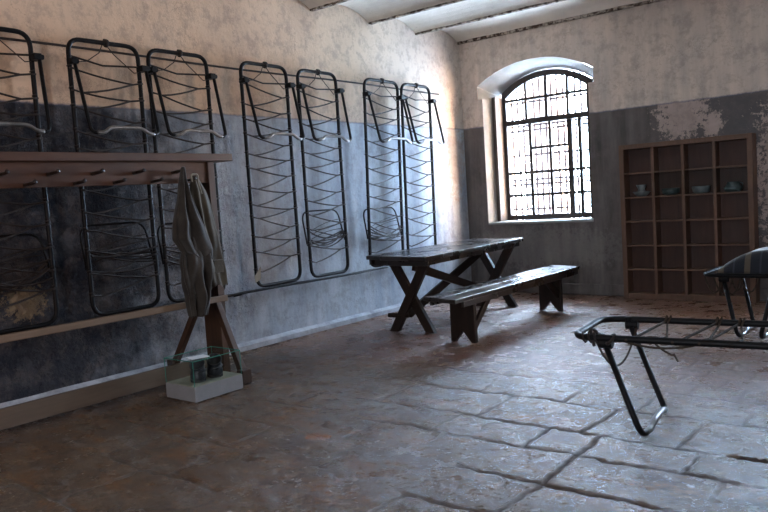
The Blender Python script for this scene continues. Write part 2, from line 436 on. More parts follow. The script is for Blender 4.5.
for hx, hy, ha, hb, hd in ((4.31, -4.59, .10, .028, .016), (2.29, -5.32, .05, .04, .004), (3.95, -5.05, .03, .02, .006)):
    q_ = ((GX-hx)/ha)**2+((GY-hy)/hb)**2+.9*(fbm(GX, GY, 16, 81)-.5)
    H = H-hd*np.clip(1.2-q_, 0, 1)
H = H-.005
# stay flush under the walls and under things that stand on the floor
nyy, nxx = GX.shape
co = np.stack([GX, GY, H], -1).reshape(-1, 3)
idx = np.arange(nyy*nxx).reshape(nyy, nxx)
fc = np.stack([idx[:-1, :-1], idx[:-1, 1:], idx[1:, 1:], idx[1:, :-1]], -1).reshape(-1, 4)
me = bpy.data.meshes.new('floor'); me.vertices.add(len(co)); me.vertices.foreach_set('co', co.ravel())
me.loops.add(fc.size); me.loops.foreach_set('vertex_index', fc.ravel().astype(np.int32))
me.polygons.add(len(fc)); me.polygons.foreach_set('loop_start', (np.arange(len(fc))*4).astype(np.int32))
me.polygons.foreach_set('use_smooth', np.ones(len(fc), dtype=bool))
me.update(calc_edges=True); me.validate()
for nm, arr in (('joint', joint), ('tone', tone), ('terrace', terr)):
    at = me.attributes.new(nm, 'FLOAT', 'POINT'); at.data.foreach_set('value', arr.ravel().astype(np.float32))
me.materials.append(M['floor'])
o = bpy.data.objects.new('floor', me); col.objects.link(o); struct(o)
b = BM(); box(b, -.4, XR+.4, YF-.4, 1.0, -.25, -.02); struct(link('floor_bed', b, M['wall']))
b = BM(); box(b, -.4, 0, YF, 1.0, -.02, 3.5); struct(link('wall_left', b, M['wall_left']))
b = BM(); box(b, XR, XR+.4, YF, 1.0, -.02, 3.5); struct(link('wall_right', b, M['wall']))
# front wall; its wide opening behind the camera is added for fill light
b = BM(); box(b, -.4, 3.0, YF-.4, YF, -.02, 3.5); box(b, 5.4, XR+.4, YF-.4, YF, -.02, 3.5); box(b, 3.0, 5.4, YF-.4, YF, 2.8, 3.5); box(b, 3.0, 5.4, YF-.4, YF, -.02, .4)
struct(link('wall_front', b, M['wall']))

# back wall with two arched windows
WT = .66            # wall thickness
def arch_z(x, c, hw, zs, rise):     # segmental arch
    rad = (hw*hw+rise*rise)/(2*rise); return zs+rise-rad+math.sqrt(max(rad*rad-(x-c)**2, 0))
WINS = [1.0, 5.0]
def opening(c):
    """outline polygons of the room side opening"""
    pts = [(c-.70, .87), (c-.70, 2.445), (c-.765, 2.445), (c-.765, 2.61)]
    n = 24
    for i in range(1, n): x = c-.765+1.53*i/n; pts.append((x, arch_z(x, c, .765, 2.61, .225)))
    pts += [(c+.765, 2.61), (c+.765, 2.445), (c+.70, 2.445), (c+.70, .87)]
    return pts
b = BM()
edges_x = [0.0]
for c in WINS: edges_x += [c-.765, c+.765]
edges_x.append(XR)
for k in range(0, len(edges_x)-1, 2): box(b, edges_x[k], edges_x[k+1], 0, WT, -.02, 3.5)
for c in WINS:
    box(b, c-.765, c+.765, 0, WT, -.02, .87)
    box(b, c-.765, c-.70, 0, .10, .87, 2.445); box(b, c+.70, c+.765, 0, .10, .87, 2.445)
    n = 24; A = []
    for i in range(n+1): x = c-.765+1.53*i/n; A.append((x, arch_z(x, c, .765, 2.61, .225)))
    prism(b, A+[(c+.765, 3.5), (c-.765, 3.5)], 1, 0, WT)
bmesh.ops.remove_doubles(b, verts=b.verts[:], dist=1e-5)
struct(link('wall_back', b, M['wall_back']))

for wi, c in enumerate(WINS):
    YW = .34
    # reveals: splayed jambs, soffit and sill
    b = BM()
    for s_ in (-1, 1):
        q = [(c+s_*.764, .102), (c+s_*.700, .102) if False else (c+s_*.699, .001), (c+s_*.60, YW), (c+s_*.60, YW+.10), (c+s_*.66, YW+.12), (c+s_*.66, WT-.001), (c+s_*.764, WT-.001)]
        q = [(c+s_*.699, .001), (c+s_*.657, .15), (c+s_*.657, YW+.10), (c+s_*.65, YW+.12), (c+s_*.65, WT-.001), (c+s_*.7645, WT-.001), (c+s_*.7645, .101), (c+s_*.699, .101)]
        prism(b, q, 2, .871, 2.444)
        q2 = [(c+s_*.764, .001), (c+s_*.66, YW+.06), (c+s_*.66, WT-.001), (c+s_*.7645, WT-.001)]
        prism(b, q2, 2, 2.445, 2.60)
    struct(link('trim_%d' % (wi*3+1), b, M['reveal']))
    # soffit skin
    b = BM(); n = 24; a0 = []; a1 = []; a2 = []
    for i in range(n+1):
        t = -1+2*i/n
        x0 = c+t*.764; x1 = c+t*.66
        a0.append(b.verts.new((x0, .0015, arch_z(x0, c, .765, 2.609, .222))))
        a1.append(b.verts.new((x1, YW+.02, arch_z(x1, c, .66, 2.50, .25))))
        a2.append(b.verts.new((x1, WT-.01, arch_z(x1, c, .66, 2.50, .25))))
    for i in range(n):
        b.faces.new((a0[i], a0[i+1], a1[i+1], a1[i])); b.faces.new((a1[i], a1[i+1], a2[i+1], a2[i]))
    struct(link('trim_%d' % (wi*3+2), b, M['reveal'], smooth=True))
    b = BM(); box(b, c-.699, c+.699, -.012, YW+.1, .855, .885); 
    struct(link('trim_%d' % (wi*3+3), b, M['reveal'], bevel=.008))
    # joinery
    win = bpy.data.objects.new('window_%d' % (wi+1), None); col.objects.link(win); win.location = (c, YW+.1, .87); struct(win)
    fx, y0, y1 = .56, YW, YW+.07
    def atop(x): return arch_z(x, c, .66, 2.50, .25)-.015
    b = BM()
    box(b, c-.61, c-fx+.0, y0, y1, .89, 2.50); box(b, c+fx, c+.61, y0, y1, .89, 2.50)
    box(b, c-fx, c+fx, y0, y1, .89, .955); box(b, c-fx, c+fx, y0-.015, y1, 2.10, 2.165)
    n = 20; o_ = []; i_ = []
    for i in range(n+1):
        t = -1+2*i/n; x = c+t*.62; o_.append((x, atop(x))); xi = c+t*.565; i_.append((xi, atop(c+t*.62)-.07))
    prism(b, o_+i_[::-1], 1, y0, y1)
    link('window_frame', b, M['winframe'], win, bevel=.004)
    b = BM()
    box(b, c-.656, c-.606, .155, YW-.001, .89, 2.47)
    link('window_lining', b, M['linings'], win, bevel=.004)
    b = BM(); box(b, c+.606, c+.656, .155, YW-.001, .89, 2.47); link('window_lining', b, M['linings'], win, bevel=.004)
    cols = [-.56, -.28, 0, .28, .56]
    b = BM()
    for k in (1, 2, 3):
        x = c+cols[k]; t = .017
        box(b, x-t, x+t, y0+.01, y1-.01, 2.165, atop(x)-.05)
    box(b, c-fx, c+fx, y0+.012, y1-.012, 2.40, 2.434)
    link('glazing_bar', b, M['winframe'], win)
    b = BM()
    for x, t in ((-.24, .020), (.29, .032), (.42, .022), (.03, .018)):
        box(b, c+x-t, c+x+t, y0+.012, y1-.012, .955, 2.10)
    for z in (1.205, 1.49): box(b, c-fx, c+fx, y0+.014, y1-.014, z-.016, z+.016)
    box(b, c-.24, c+.29, y0+.014, y1-.014, 1.78, 1.812)
    link('casement', b, M['winframe'], win)
    b = BM()
    vs = [b.verts.new((c+x, y0+.035, z)) for x, z in ((-fx, .95), (fx, .95), (fx, 2.5), (.3, 2.68), (0, 2.72), (-.3, 2.68), (-fx, 2.5))]
    b.faces.new(vs)
    link('pane', b, M['glass'], win)
    # iron grille in the outer reveal
    gr = bpy.data.objects.new('window_grille', None); col.objects.link(gr); gr.location = (c, .58, .87)
    tag(gr, 'iron bar grille outside the arched window between table and cabinet' if wi == 0 else 'iron bar grille outside the window right of the cabinet', 'grille')
    for k in range(16):
        x = c-.60+1.2*k/15
        b = BM(); tube(b, [(x, .58, .872), (x, .58, arch_z(x, c, .66, 2.50, .25)-.003)], .0145, 6)
        link('bar', b, M['grille'], gr)
    for z in (1.02, 1.34, 1.40, 1.72, 2.04, 2.10, 2.40):
        b = BM(); box(b, c-.648, c+.648,   .568, .592, z-.012, z+.012); link('cross_bar', b, M['grille'], gr)
# brick pier and window head seen through the glass
b = BM()
for k in range(26):
    box(b, -.35+(.06 if k % 2 else 0), .22+(.07 if k % 2 else 0), 2.2, 2.7, k*.135-.6, k*.135-.6+.125)
struct(link('trim_7', b, M['brick']))

# vaulted ceiling
b = BM()
spr = [0.0, -.93, -1.785, -2.70]
while spr[-1] > YF-1: spr.append(spr[-1]-.9)
prof = []
for a0_, a1_ in zip(spr, spr[1:]):
    c_ = (a0_+a1_)/2; hw = (a0_-a1_)/2
    for i in range(12):
        y = a0_+(a1_-a0_)*i/12; prof.append((y, arch_z(y, c_, hw, ZS, ZC-ZS)))
prof.append((spr[-1], ZS))
prism(b, prof+[(spr[-1], 3.55), (0, 3.55)], 0, -.3, XR+.3)
o = struct(link('ceiling', b, M['ceiling']))
for k, y in enumerate([-.024]+spr[1:-1]):
    b = BM(); nn = 60; w_ = .022
    for s0, s1 in ((-w_, w_),):
        rows = []
        for i in range(nn+1):
            x = XR*i/nn; j1 = .012*noise.noise(Vector((x*5, y, 0))); j2 = .012*noise.noise(Vector((x*5, y, 9)))
            rows.append([b.verts.new(v) for v in ((x, y-w_+j1, ZS+.03), (x, y-w_+j1, ZS-.006), (x, y+w_+j2, ZS-.006), (x, y+w_+j2, ZS+.03))])
        for A, B in zip(rows, rows[1:]):
            for q in range(4): b.faces.new((A[q], A[(q+1) % 4], B[(q+1) % 4], B[q]))
    struct(link('trim_%d' % (8+k), b, M['beam']))
# skirting
b = BM(); prism(b, [(0, 0), (.045, 0), (.04, .045), (.012, .06), (0, .07)], 1, YF, 0) if False else None
pr = [(0.001, 0), (.05, 0), (.048, .045), (.03, .055), (0.001, .07)]
A = None; nn = 140
for i in range(nn+1):
    y = YF+(-YF)*i/nn-.001; j = .008*noise.noise(Vector((0, y*3, 0)))
    ring = [b.verts.new((max(.001, px+(j if px > .01 else 0)), y, pz+(j*.6 if pz > .01 else 0))) for px, pz in pr]
    if A:
        for q in range(5): b.faces.new((A[q], A[(q+1) % 5], ring[(q+1) % 5], ring[q]))
    A = ring
struct(link('baseboard_left', b, M['skirt']))
b = BM(); box(b, .06, XR, -.025, -.001, 0, .13)
struct(link('baseboard_back', b, M['wall_back'], bevel=.01))

# ---------------------------------------------------------------- beds on the left wall
XB = .10
def make_bed(yl, yr, lab, lean=0, zb=.56, zt=2.555, seed=1, loop=True, kx=.13):
    rnd = random.Random(seed)
    def Y(y, z): return y+lean*(z-zb)/(zt-zb)
    t = thing('folding_bed', lab, 'bed', (XB, (yl+yr)/2, zb-.014), 'folding metal bed frames hung upright along the left wall')
    b = BM()
    crn = rounded([(XB, Y(yl, zb), zb), (XB, Y(yl, zt), zt), (XB, Y(yr, zt), zt), (XB, Y(yr, zb), zb)], .10, True)
    tube(b, crn, .0165, 10, True); link('frame', b, M['iron'], t, smooth=True)
    # sprung wire lacing
    b = BM(); ties = 11; zz0 = zt-.20; st = (zt-zb-.36)/ties
    Ln = []; Rn = []
    for k in range(ties+1):
        zl = zz0-k*st+rnd.uniform(-.02, .02)
        Ln.append((XB+.004, Y(yl, zl)+rnd.uniform(.06, .10), zl-.012)); tube(b, [(XB+.012, Y(yl, zl)-.012, zl), (XB+.016, Y(yl, zl)+.01, zl), Ln[-1]], .0075, 5)
        tube(b, [(XB+.018*math.cos(a), Y(yl, zl)+.018*math.sin(a), zl+.004*a) for a in [i*.8 for i in range(9)]], .0055, 4)
        if k < ties:
            zr = zz0-(k+.5)*st+rnd.uniform(-.02, .02)
            Rn.append((XB+.004, Y(yr, zr)-rnd.uniform(.06, .11), zr-.01)); tube(b, [(XB+.012, Y(yr, zr)+.012, zr), (XB+.016, Y(yr, zr)-.01, zr), Rn[-1]], .0075, 5)
            tube(b, [(XB+.018*math.cos(a), Y(yr, zr)+.018*math.sin(a), zr+.004*a) for a in [i*.8 for i in range(9)]], .0055, 4)
    for k in range(ties):
        tube(b, bez(Ln[k], Rn[k], .008, 4), .0075, 5); tube(b, bez(Rn[k], Ln[k+1], .012, 4), .0075, 5)
    ym = (Y(yl, zt)+Y(yr, zt))/2
    tube(b, [(XB, ym, zt+.01), (XB+.012, ym-.05, zt-.08), (XB+.006, Y(yl, zt)+.13, zt-.15), (XB+.012, Y(yl, zt)-.01, zt-.13-.04)], .004, 5)
    tube(b, [(XB, ym, zt+.01), (XB+.010, ym+.07, zt-.08), (XB+.006, Y(yr, zt)-.05, zt-.20), (XB+.012, Y(yr, zt)+.01, zt-.19)], .004, 5)
    tube(b, [(XB, Y(yl, zt), zt-.12), (XB+.008, ym-.03, zt-.17), (XB, Y(yr, zt), zt-.15)], .0075, 5)
    link('wire_lacing', b, M['wire'], t)
    for kk in (0,):
        b = BM(); tube(b, [(XB+.022*math.cos(a), ym+.012*math.sin(a*.3)+.002*a, zt+.022*math.sin(a)) for a in [i*.6 for i in range(28)]], .010, 5)
    link('wire_knot', b, M['wire'], t)
    # folded leg loops with their hinge plates
    def leg(zh, zl_, xh, xl, worn):
        b = BM(); a_ = Y(yl, zh)+.012; c_ = Y(yr, zh)+.030
        s_ = 1 if zl_ < zh else -1
        pts = rounded([(xh, a_, zh), (xl-.01, a_+.015, zl_), (xl, a_+.11, zl_-s_*.0), (xl, a_+.16, zl_+s_*.04), (xl, c_-.16, zl_+s_*.04), (xl, c_-.10, zl_+s_*.0), (xl-.01, c_-.01, zl_+s_*.0), (xh, c_, zh)],
                      [0, .07, .03, .03, .03, .03, .07, 0])
        n_ = len(pts); lo = int(n_*.16); hi = int(n_*.86)
        tube(b, pts[:lo+1], .0135, 8); o1 = link('leg', b, M['iron'], t, smooth=True)
        b = BM(); tube(b, pts[hi-1:], .0135, 8); link('leg', b, M['iron'], t, smooth=True)
        b = BM(); tube(b, pts[lo:hi], .0137, 8); o2 = link('foot_bar', b, M['worn'] if worn else M['iron'], o1, smooth=True)
        if worn: o2['label'] = 'bare worn steel foot bar'
        for yy in (a_, c_):
            b = BM(); yr_ = Y(yl, zh) if yy == a_ else Y(yr, zh)
            box(b, min(XB, xh)-.018, max(XB, xh)+.018, min(yr_, yy)-.012, max(yr_, yy)+.012, zh-.022, zh+.022)
            tube(b, [(xh, yy-.03, zh), (xh, yy+.03, zh)], .019, 8)
            link('hinge_bracket', b, M['iron'], t, bevel=.003)
    leg(zt-.165, zt-.68, XB+.045, XB+kx, True)
    if loop:
        # lower leg loop lies behind the frame against the wall, cords tangled round it
        b = BM(); zh = .98+rnd.uniform(-.03, .03); a_ = Y(yl, zh)-.01; c_ = Y(yr, zh)
        tube(b, rounded([(XB-.02, a_, zh-.10), (.035, a_-.005, zh+.22), (.035, c_-.04, zh+.22), (XB-.02, c_, zh-.10)], .10), .008, 8)
        link('leg', b, M['iron'], t, smooth=True)
        b = BM()
        for k in range(6):
            za = zh-.12+rnd.uniform(0, .16); zc_ = zh-.12+rnd.uniform(0, .16)
            tube(b, bez((XB+rnd.uniform(-.03, .03), a_+rnd.uniform(-.01, .04), za), (XB+rnd.uniform(-.03, .03), c_-rnd.uniform(-.01, .04), zc_), rnd.uniform(.0, .09), 8), .0075, 5)
        for k in range(3):
            tube(b, bez((XB, a_+.05, zh-.05+.04*k), (XB-.02, c_-.05, zh+.02+.05*k), -.02, 4), .004, 5)
        link('cord_tangle', b, M['wire'], t)
    return t
BEDS = [(-6.15, -5.61, 'leftmost folding bed frame, cut by the photo edge, on the left wall', 0, True, .13),
        (-5.34, -4.78, 'second folding bed frame from the left, upper part showing above the coat rack shelf', 0, True, .17),
        (-4.69, -4.13, 'third folding bed frame from the left, directly behind the hanging coats', .0, True, .17),
        (-3.76, -3.21, 'fourth folding bed frame from the left, first one clear of the coat rack', .0, False, .17),
        (-3.06, -2.52, 'fifth folding bed frame from the left, middle of the wall, tangled cords low down', 0, True, .15),
        (-2.16, -1.58, 'sixth folding bed frame from the left, above the table end, leaning slightly', .09, True, .17),
        (-1.48, -.93, 'rightmost folding bed frame, above the table near the room corner', .06, False, .17)]
for i, (a, c, lab, ln, lp, kx) in enumerate(BEDS): make_bed(a, c, lab, ln, seed=i+3, loop=lp, kx=kx)
# the rod they hang from and the ledge rail they stand on
b = BM(); tube(b, [(.05, y, 2.505+.006*math.sin(y*2.1)) for y in [-6.6+.3*i for i in range(21)]], .009, 8)
tag(link('hanging_rod', b, M['wire'], smooth=True), 'thin dark rod along the wall behind the tops of the bed frames', 'rod')
b = BM(); tube(b, [(.105, y, .527+.004*math.sin(y*3)) for y in [-6.6+.3*i for i in range(21)]], .012, 8)
for y in (-6.3, -4.4, -3.95, -2.3, -.75): tube(b, [(0, y, .50), (.105, y, .52)], .009, 6)
tag(link('ledge_rail', b, M['iron'], smooth=True), 'thin iron rail low on the left wall under the bed frames', 'rail')
b = BM(); vs = [b.verts.new(v) for v in ((.128, -3.80, .60), (.13, -3.74, .63), (.13, -3.73, .74), (.128, -3.77, .70), (.128, -3.81, .66))]
f = b.faces.new(vs); r_ = bmesh.ops.extrude_face_region(b, geom=[f]); bmesh.ops.translate(b, verts=[v for v in r_['geom'] if isinstance(v, bmesh.types.BMVert)], vec=(.002, 0, 0))
tag(link('paper_tag', b, M['thread']), 'small torn paper tag on the fourth bed frame', 'tag')

# ---------------------------------------------------------------- coat rack
XP = .50
t = thing('coat_rack', 'long brown wooden coat rack with shelf and two rows of pegs', 'coat rack', (XP, -4.52, 0))
b = BM(); box(b, .34, .63, -7.6, -4.37, 1.645, 1.70); link('shelf', b, M['rack'], t, bevel=.004)
b = BM(); box(b, .515, .54, -7.50, -4.5605, 1.486, 1.6445); link('peg_board', b, M['rack'], t, bevel=.003)
b = BM(); box(b, .5605, .60, -7.6, -4.50, .565, .612); link('rail', b, M['railw'], t, bevel=.006)
b = BM(); box(b, .485, .52, -7.50, -4.5605, .03, .155); o = link('base_stretcher', b, M['beamw'], t, bevel=.004); o['label'] = 'pale wooden base board'
for y in (-4.53, -7.53):
    b = BM(); box(b, .36, .56, y-.03, y+.03, 0, 1.6445); link('post', b, M['rackv'], t, bevel=.003)
    for s_ in (1, -1):
        b = BM(); x0 = .46+s_*.085; x1 = .95 if s_ > 0 else .09
        plank(b, (x0, y-.055, .60), (x1, y-.16, .04), .045, .05, (0, 1, 0)); link('leg', b, M['rackv'], t, bevel=.003)
        b = BM(); box(b, x1-.03, x1+.04, y-.205, y-.125, 0, .10); link('foot_block', b, M['rackv'], t, bevel=.004)
for z, ys in ((1.565, [-6.42, -6.11, -5.80, -5.50, -5.19, -4.87]), (1.502, [-6.25, -5.95, -5.63, -5.345, -5.05, -4.77])):
    for y in ys:
        b = BM(); tube(b, [(.535, y, z), (.59, y+.003, z+.004), (.645, y+.006, z+.008), (.665, y+.007, z+.016)], .0125, 8, taper=lambda q: 1.0-.25*q+(.35 if q > .9 else 0))
        link('peg', b, M['peg'], t, smooth=True)

# ---------------------------------------------------------------- hanging garments
def drape(name, prof, mat, parent, seed, folds=7, amp=.22, n=56, open_bottom=True):
    """closed cloth shell; prof rows = (z, y left, y right, x centre, half depth)"""
    rnd = random.Random(seed); rows = []
    K = 8
    full = []
    for (p, q) in zip(prof, prof[1:]):
        for k in range(K):
            t_ = k/K; full.append([p[i]*(1-t_)+q[i]*t_ for i in range(5)])
    full.append(list(prof[-1])); b = BM(); zt_ = full[0][0]; zb_ = full[-1][0]
    ph = [rnd.uniform(0, 6.28) for _ in range(4)]
    for (z, yl, yr, xc, d) in full:
        s_ = (zt_-z)/(zt_-zb_); ring = []
        for j in range(n):
            a = 2*math.pi*j/n
            cy = (yl+yr)/2; hw = (yr-yl)/2
            fo = math.sin(folds*a+ph[0]+2.2*s_)*.6+math.sin((folds*2-3)*a+ph[1]-3*s_)*.4+.6*noise.noise(Vector((math.cos(a)*1.5, math.sin(a)*1.5, z*9+seed)))
            k = amp*(.35+.65*min(1, s_*2.2))*fo
            yy = cy+hw*math.cos(a)*(1+.25*k)
            xx = xc+d*math.sin(a)*(1+k*1.8)+.022*k*math.cos(a*3)
            zz = z+.02*noise.noise(Vector((a*2, seed, 5)))*s_*(2 if z == zb_ else .5)
            ring.append(b.verts.new((xx, yy, zz)))
        rows.append(ring)
    for A, B in zip(rows, rows[1:]):
        for j in range(n): b.faces.new((A[j], A[(j+1) % n], B[(j+1) % n], B[j]))
    b.faces.new(rows[0][::-1])
    o = link(name, b, mat, parent, smooth=True)
    m_ = o.modifiers.new('sub', 'SUBSURF'); m_.levels = 1; m_.render_levels = 1
    return o
tA = thing('work_jacket', 'dark grey-brown work garment hanging from the coat rack, nearer the left', 'clothing', (.68, -4.85, .52))
drape('jacket_body', [(1.60, -4.885, -4.855, .675, .012), (1.50, -4.92, -4.86, .69, .026), (1.36, -4.955, -4.835, .70, .04), (1.22, -5.005, -4.785, .71, .055), (1.08, -5.02, -4.725, .71, .06), (.99, -4.96, -4.70, .71, .05), (.93, -4.86, -4.70, .70, .03)], M['coatA'], tA, 4, 5, .34)
drape('sleeve', [(1.10, -4.96, -4.76, .69, .045), (.95, -4.965, -4.715, .695, .05), (.80, -4.965, -4.72, .695, .052), (.66, -4.935, -4.75, .695, .048), (.56, -4.925, -4.77, .69, .042), (.51, -4.92, -4.785, .69, .036)], M['coatA'], tA, 9, 6, .5)
tB = thing('khaki_jacket', 'khaki work garment with a pocket hanging on the right behind the dark one', 'clothing', (.63, -4.67, .68))
drape('jacket_body', [(1.535, -4.785, -4.735, .645, .014), (1.42, -4.80, -4.66, .64, .024), (1.28, -4.81, -4.62, .638, .030), (1.10, -4.80, -4.585, .638, .034), (.94, -4.79, -4.56, .640, .034), (.80, -4.76, -4.535, .640, .034), (.70, -4.72, -4.525, .638, .030)], M['coatB'], tB, 13, 6, .40)
b = BM(); tube(b, rounded([(.655, -4.79, 1.49), (.665, -4.80, 1.545), (.665, -4.74, 1.545), (.655, -4.735, 1.49), (.66, -4.715, 1.40)], .02), .007, 6); link('collar_loop', b, M['thread'], tB, smooth=True)
b = BM(); box(b, .665, .678, -4.67, -4.58, .80, .90); o = link('pocket', b, M['coatB'], tB, bevel=.004)

# ---------------------------------------------------------------- glass case with shoes
X0, X1, Y0, Y1, ZB, ZG = .735, 1.062, -5.212, -4.80, .105, .275
t = thing('display_case', 'small glass display case on a pale grey base beside the coat rack foot', 'display case', ((X0+X1)/2, (Y0+Y1)/2, 0))
b = BM(); box(b, X0, X1, Y0, Y1, 0, ZB-.004); link('base', b, M['base'], t, bevel=.002)
b = BM(); box(b, X0+.006, X1-.006, Y0+.006, Y1-.006, ZB-.004, ZB); o = link('base_top', b, M['basetop'], t); o['label'] = 'cream top board'
def pane(vs):
    b = BM(); b.faces.new([b.verts.new(v) for v in vs]); link('glass_pane', b, M['vglass'], t)
e = .004
for vs in (((X0, Y0+e, ZB), (X1, Y0+e, ZB), (X1, Y0+e, ZG), (X0, Y0+e, ZG)), ((X0, Y1-e, ZB), (X1, Y1-e, ZB), (X1, Y1-e, ZG), (X0, Y1-e, ZG)),
           ((X0+e, Y0, ZB), (X0+e, Y1, ZB), (X0+e, Y1, ZG), (X0+e, Y0, ZG)), ((X1-e, Y0, ZB), (X1-e, Y1, ZB), (X1-e, Y1, ZG), (X1-e, Y0, ZG)),
           ((X0, Y0, ZG), (X1, Y0, ZG), (X1, Y1, ZG), (X0, Y1, ZG))): pane(vs)
b = BM()
for x in (X0+e, X1-e):
    for y in (Y0+e, Y1-e): tube(b, [(x, y, ZB), (x, y, ZG)], .0028, 5)
    tube(b, [(x, Y0, ZG), (x, Y1, ZG)], .0028, 5)
for y in (Y0+e, Y1-e): tube(b, [(X0, y, ZG), (X1, y, ZG)], .0028, 5)
o = link('glass_edge', b, M['gedge'], t); o['label'] = 'green glass edges'
def shoe(cx, cy, lab, rot):
    t = thing('shoe', lab, 'shoe', (cx, cy, ZB+.0005), 'black shoes in the glass case')
    b = BM(); n = 24
    prof = [(0, .062, .0), (.012, .067, .0), (.035, .068, .0), (.06, .062, .0), (.085, .060, .0), (.108, .066, .0)]
    rings = []
    for z, r_, _ in prof:
        toe = .085*max(0, 1-z/.085)
        ring = []
        for j in range(n):
            a = 2*math.pi*j/n; x = r_*math.cos(a); y = r_*.80*math.sin(a)
            if x < 0: x -= toe*(1-abs(math.sin(a))**2)
            zz = z+.014+(-.030*math.cos(a+.3) if z > .1 else (-.012*math.cos(a+.3) if z > .08 else 0))
            X = x*math.cos(rot)-y*math.sin(rot); Y_ = x*math.sin(rot)+y*math.cos(rot)
            ring.append(b.verts.new((cx+X, cy+Y_, ZB+zz)))
        rings.append(ring)
    inner = [b.verts.new(Vector((cx, cy, v.co.z)).lerp(v.co, .88)+Vector((0, 0, 0))) for v in rings[-1]]
    deep = [b.verts.new(Vector((cx, cy, 0)).lerp(Vector((v.co.x, v.co.y, 0)), .85)+Vector((0, 0, v.co.z-.08))) for v in rings[-1]]
    b.faces.new(rings[0][::-1]); rr = rings+[inner, deep]
    for A, B in zip(rr, rr[1:]):
        for j in range(n): b.faces.new((A[j], A[(j+1) % n], B[(j+1) % n], B[j]))
    b.faces.new(deep)
    link('upper', b, M['shoe'], t, smooth=True)
    b = BM(); base = []
    for j in range(n):
        a = 2*math.pi*j/n; x = .066*math.cos(a); y = .066*.80*math.sin(a)
        if x < 0: x -= .088*(1-abs(math.sin(a))**2)
        base.append((cx+x*math.cos(rot)-y*math.sin(rot), cy+x*math.sin(rot)+y*math.cos(rot)))
    prism(b, base, 2, ZB+.0008, ZB+.016); link('sole', b, M['sole'], t)
    b = BM(); ring = []
    for j in range(n):
        a = 2*math.pi*j/n; x = .062*math.cos(a); y = .062*.82*math.sin(a)
        ring.append((cx+x*math.cos(rot)-y*math.sin(rot), cy+x*math.sin(rot)+y*math.cos(rot), ZB+.066+.010*math.sin(a)))
    tube(b, ring, .006, 6, True); link('strap', b, M['shoe'], t, smooth=True)
shoe(.93, -5.08, 'left of the two black shoes in the glass case, nearer the glass corner', -.6)
shoe(.93, -4.935, 'right of the two black shoes in the glass case, nearer the rack foot', -.45)
b = BM(); box(b, -.065, .065, -.05, .05, -.0015, .0015)
o = link('label_card', b, M['card']); o.location = (.985, -5.11, ZG+.0075); o.rotation_euler = (0, R(0), R(78)); tag(o, 'white label card lying on top of the glass case', 'card')

# ---------------------------------------------------------------- table
t = thing('trestle_table', 'long dark wooden table with crossed legs beside the left wall', 'table', (.97, -1.8, 0))
b = BM(); prism(b, [(.60, -2.80), (.62, -2.84), (1.385, -2.95), (1.39, -2.93), (1.23, -.84), (.56, -.80)], 2, .708, .746)
link('tabletop', b, M['table'], t, bevel=.005)
for x0, x1, dx in ((.655, .685, -.03), (1.31, 1.34, -.13)):
    b = BM(); prism(b, [(x0, -2.84), (x1, -2.84), (x1+dx, -.90), (x0+dx, -.90)], 2, .66, .7075); link('apron', b, M['table'], t, bevel=.003)
for y, xe in ((-2.80, 1.305), (-.93, 1.178)):
    b = BM(); box(b, .687, xe, y-.015, y+.015, .65, .7075); link('apron', b, M['table'], t, bevel=.003)
for y in (-2.64, -1.06):
    for q, (xa, xb) in enumerate(((.78, 1.21), (1.17, .74))):
        yy = y+(.026 if q else -.026); h = .052; b = BM()
        prism(b, [(xa-h, 0), (xa+h, 0), (xb+h, .707), (xb-h, .707)], 1, yy-.024, yy+.024)
        link('leg', b, M['tablel'], t, bevel=.004)
for (ya, za, yb, zb_, x_) in ((-2.58, .16, -1.12, .66, .90), (-2.58, .62, -1.12, .16, .98)):
    b = BM(); plank(b, (x_, ya, za), (x_, yb, zb_), .08, .032, (0, 0, 1)); link('brace', b, M['tablel'], t, bevel=.003)
b = BM(); tube(b, [(.74, -2.70, .16), (.95, -2.66, .16)], .022, 8); link('peg', b, M['tablel'], t)

# ---------------------------------------------------------------- bench
t = thing('bench', 'long dark wooden bench in front of the table', 'bench', (1.71, -2.0, 0))
bx0, bx1 = 1.525, 1.895
for k in range(2):
    xa = bx0+(bx1-bx0)*k/2; xb = bx0+(bx1-bx0)*(k+1)/2-.003; b = BM()
    prism(b, [(xa, -3.20-.05*k), (xb, -3.225-.05*k), (xb, -.80-.06*k), (xa, -.77-.06*k)], 2, .402, .437)
    link('seat_board', b, M['table'], t, bevel=.005)
for x0, x1 in ((bx0+.02, bx0+.045), (bx1-.035, bx1-.010)):
    b = BM(); box(b, x0, x1, -3.14, -.90, .355, .4015); link('apron', b, M['table'], t, bevel=.003)
for y in (-2.86, -1.17):
    b = BM(); c = 1.69; h = .125
    prism(b, [(c-h, 0), (c-h+.04, 0), (c, .10), (c+h-.04, 0), (c+h, 0), (c+h-.005, .4015), (c-h+.005, .4015)], 1, y-.022, y+.022)
    link('leg', b, M['tablel'], t, bevel=.003)
    b = BM(); plank(b, (c+.09, y+.03, .13), (c+.09, y+.33*(1 if y < -2 else -1), .39), .055, .03, (0, 0, 1)); link('brace', b, M['tablel'], t, bevel=.003)

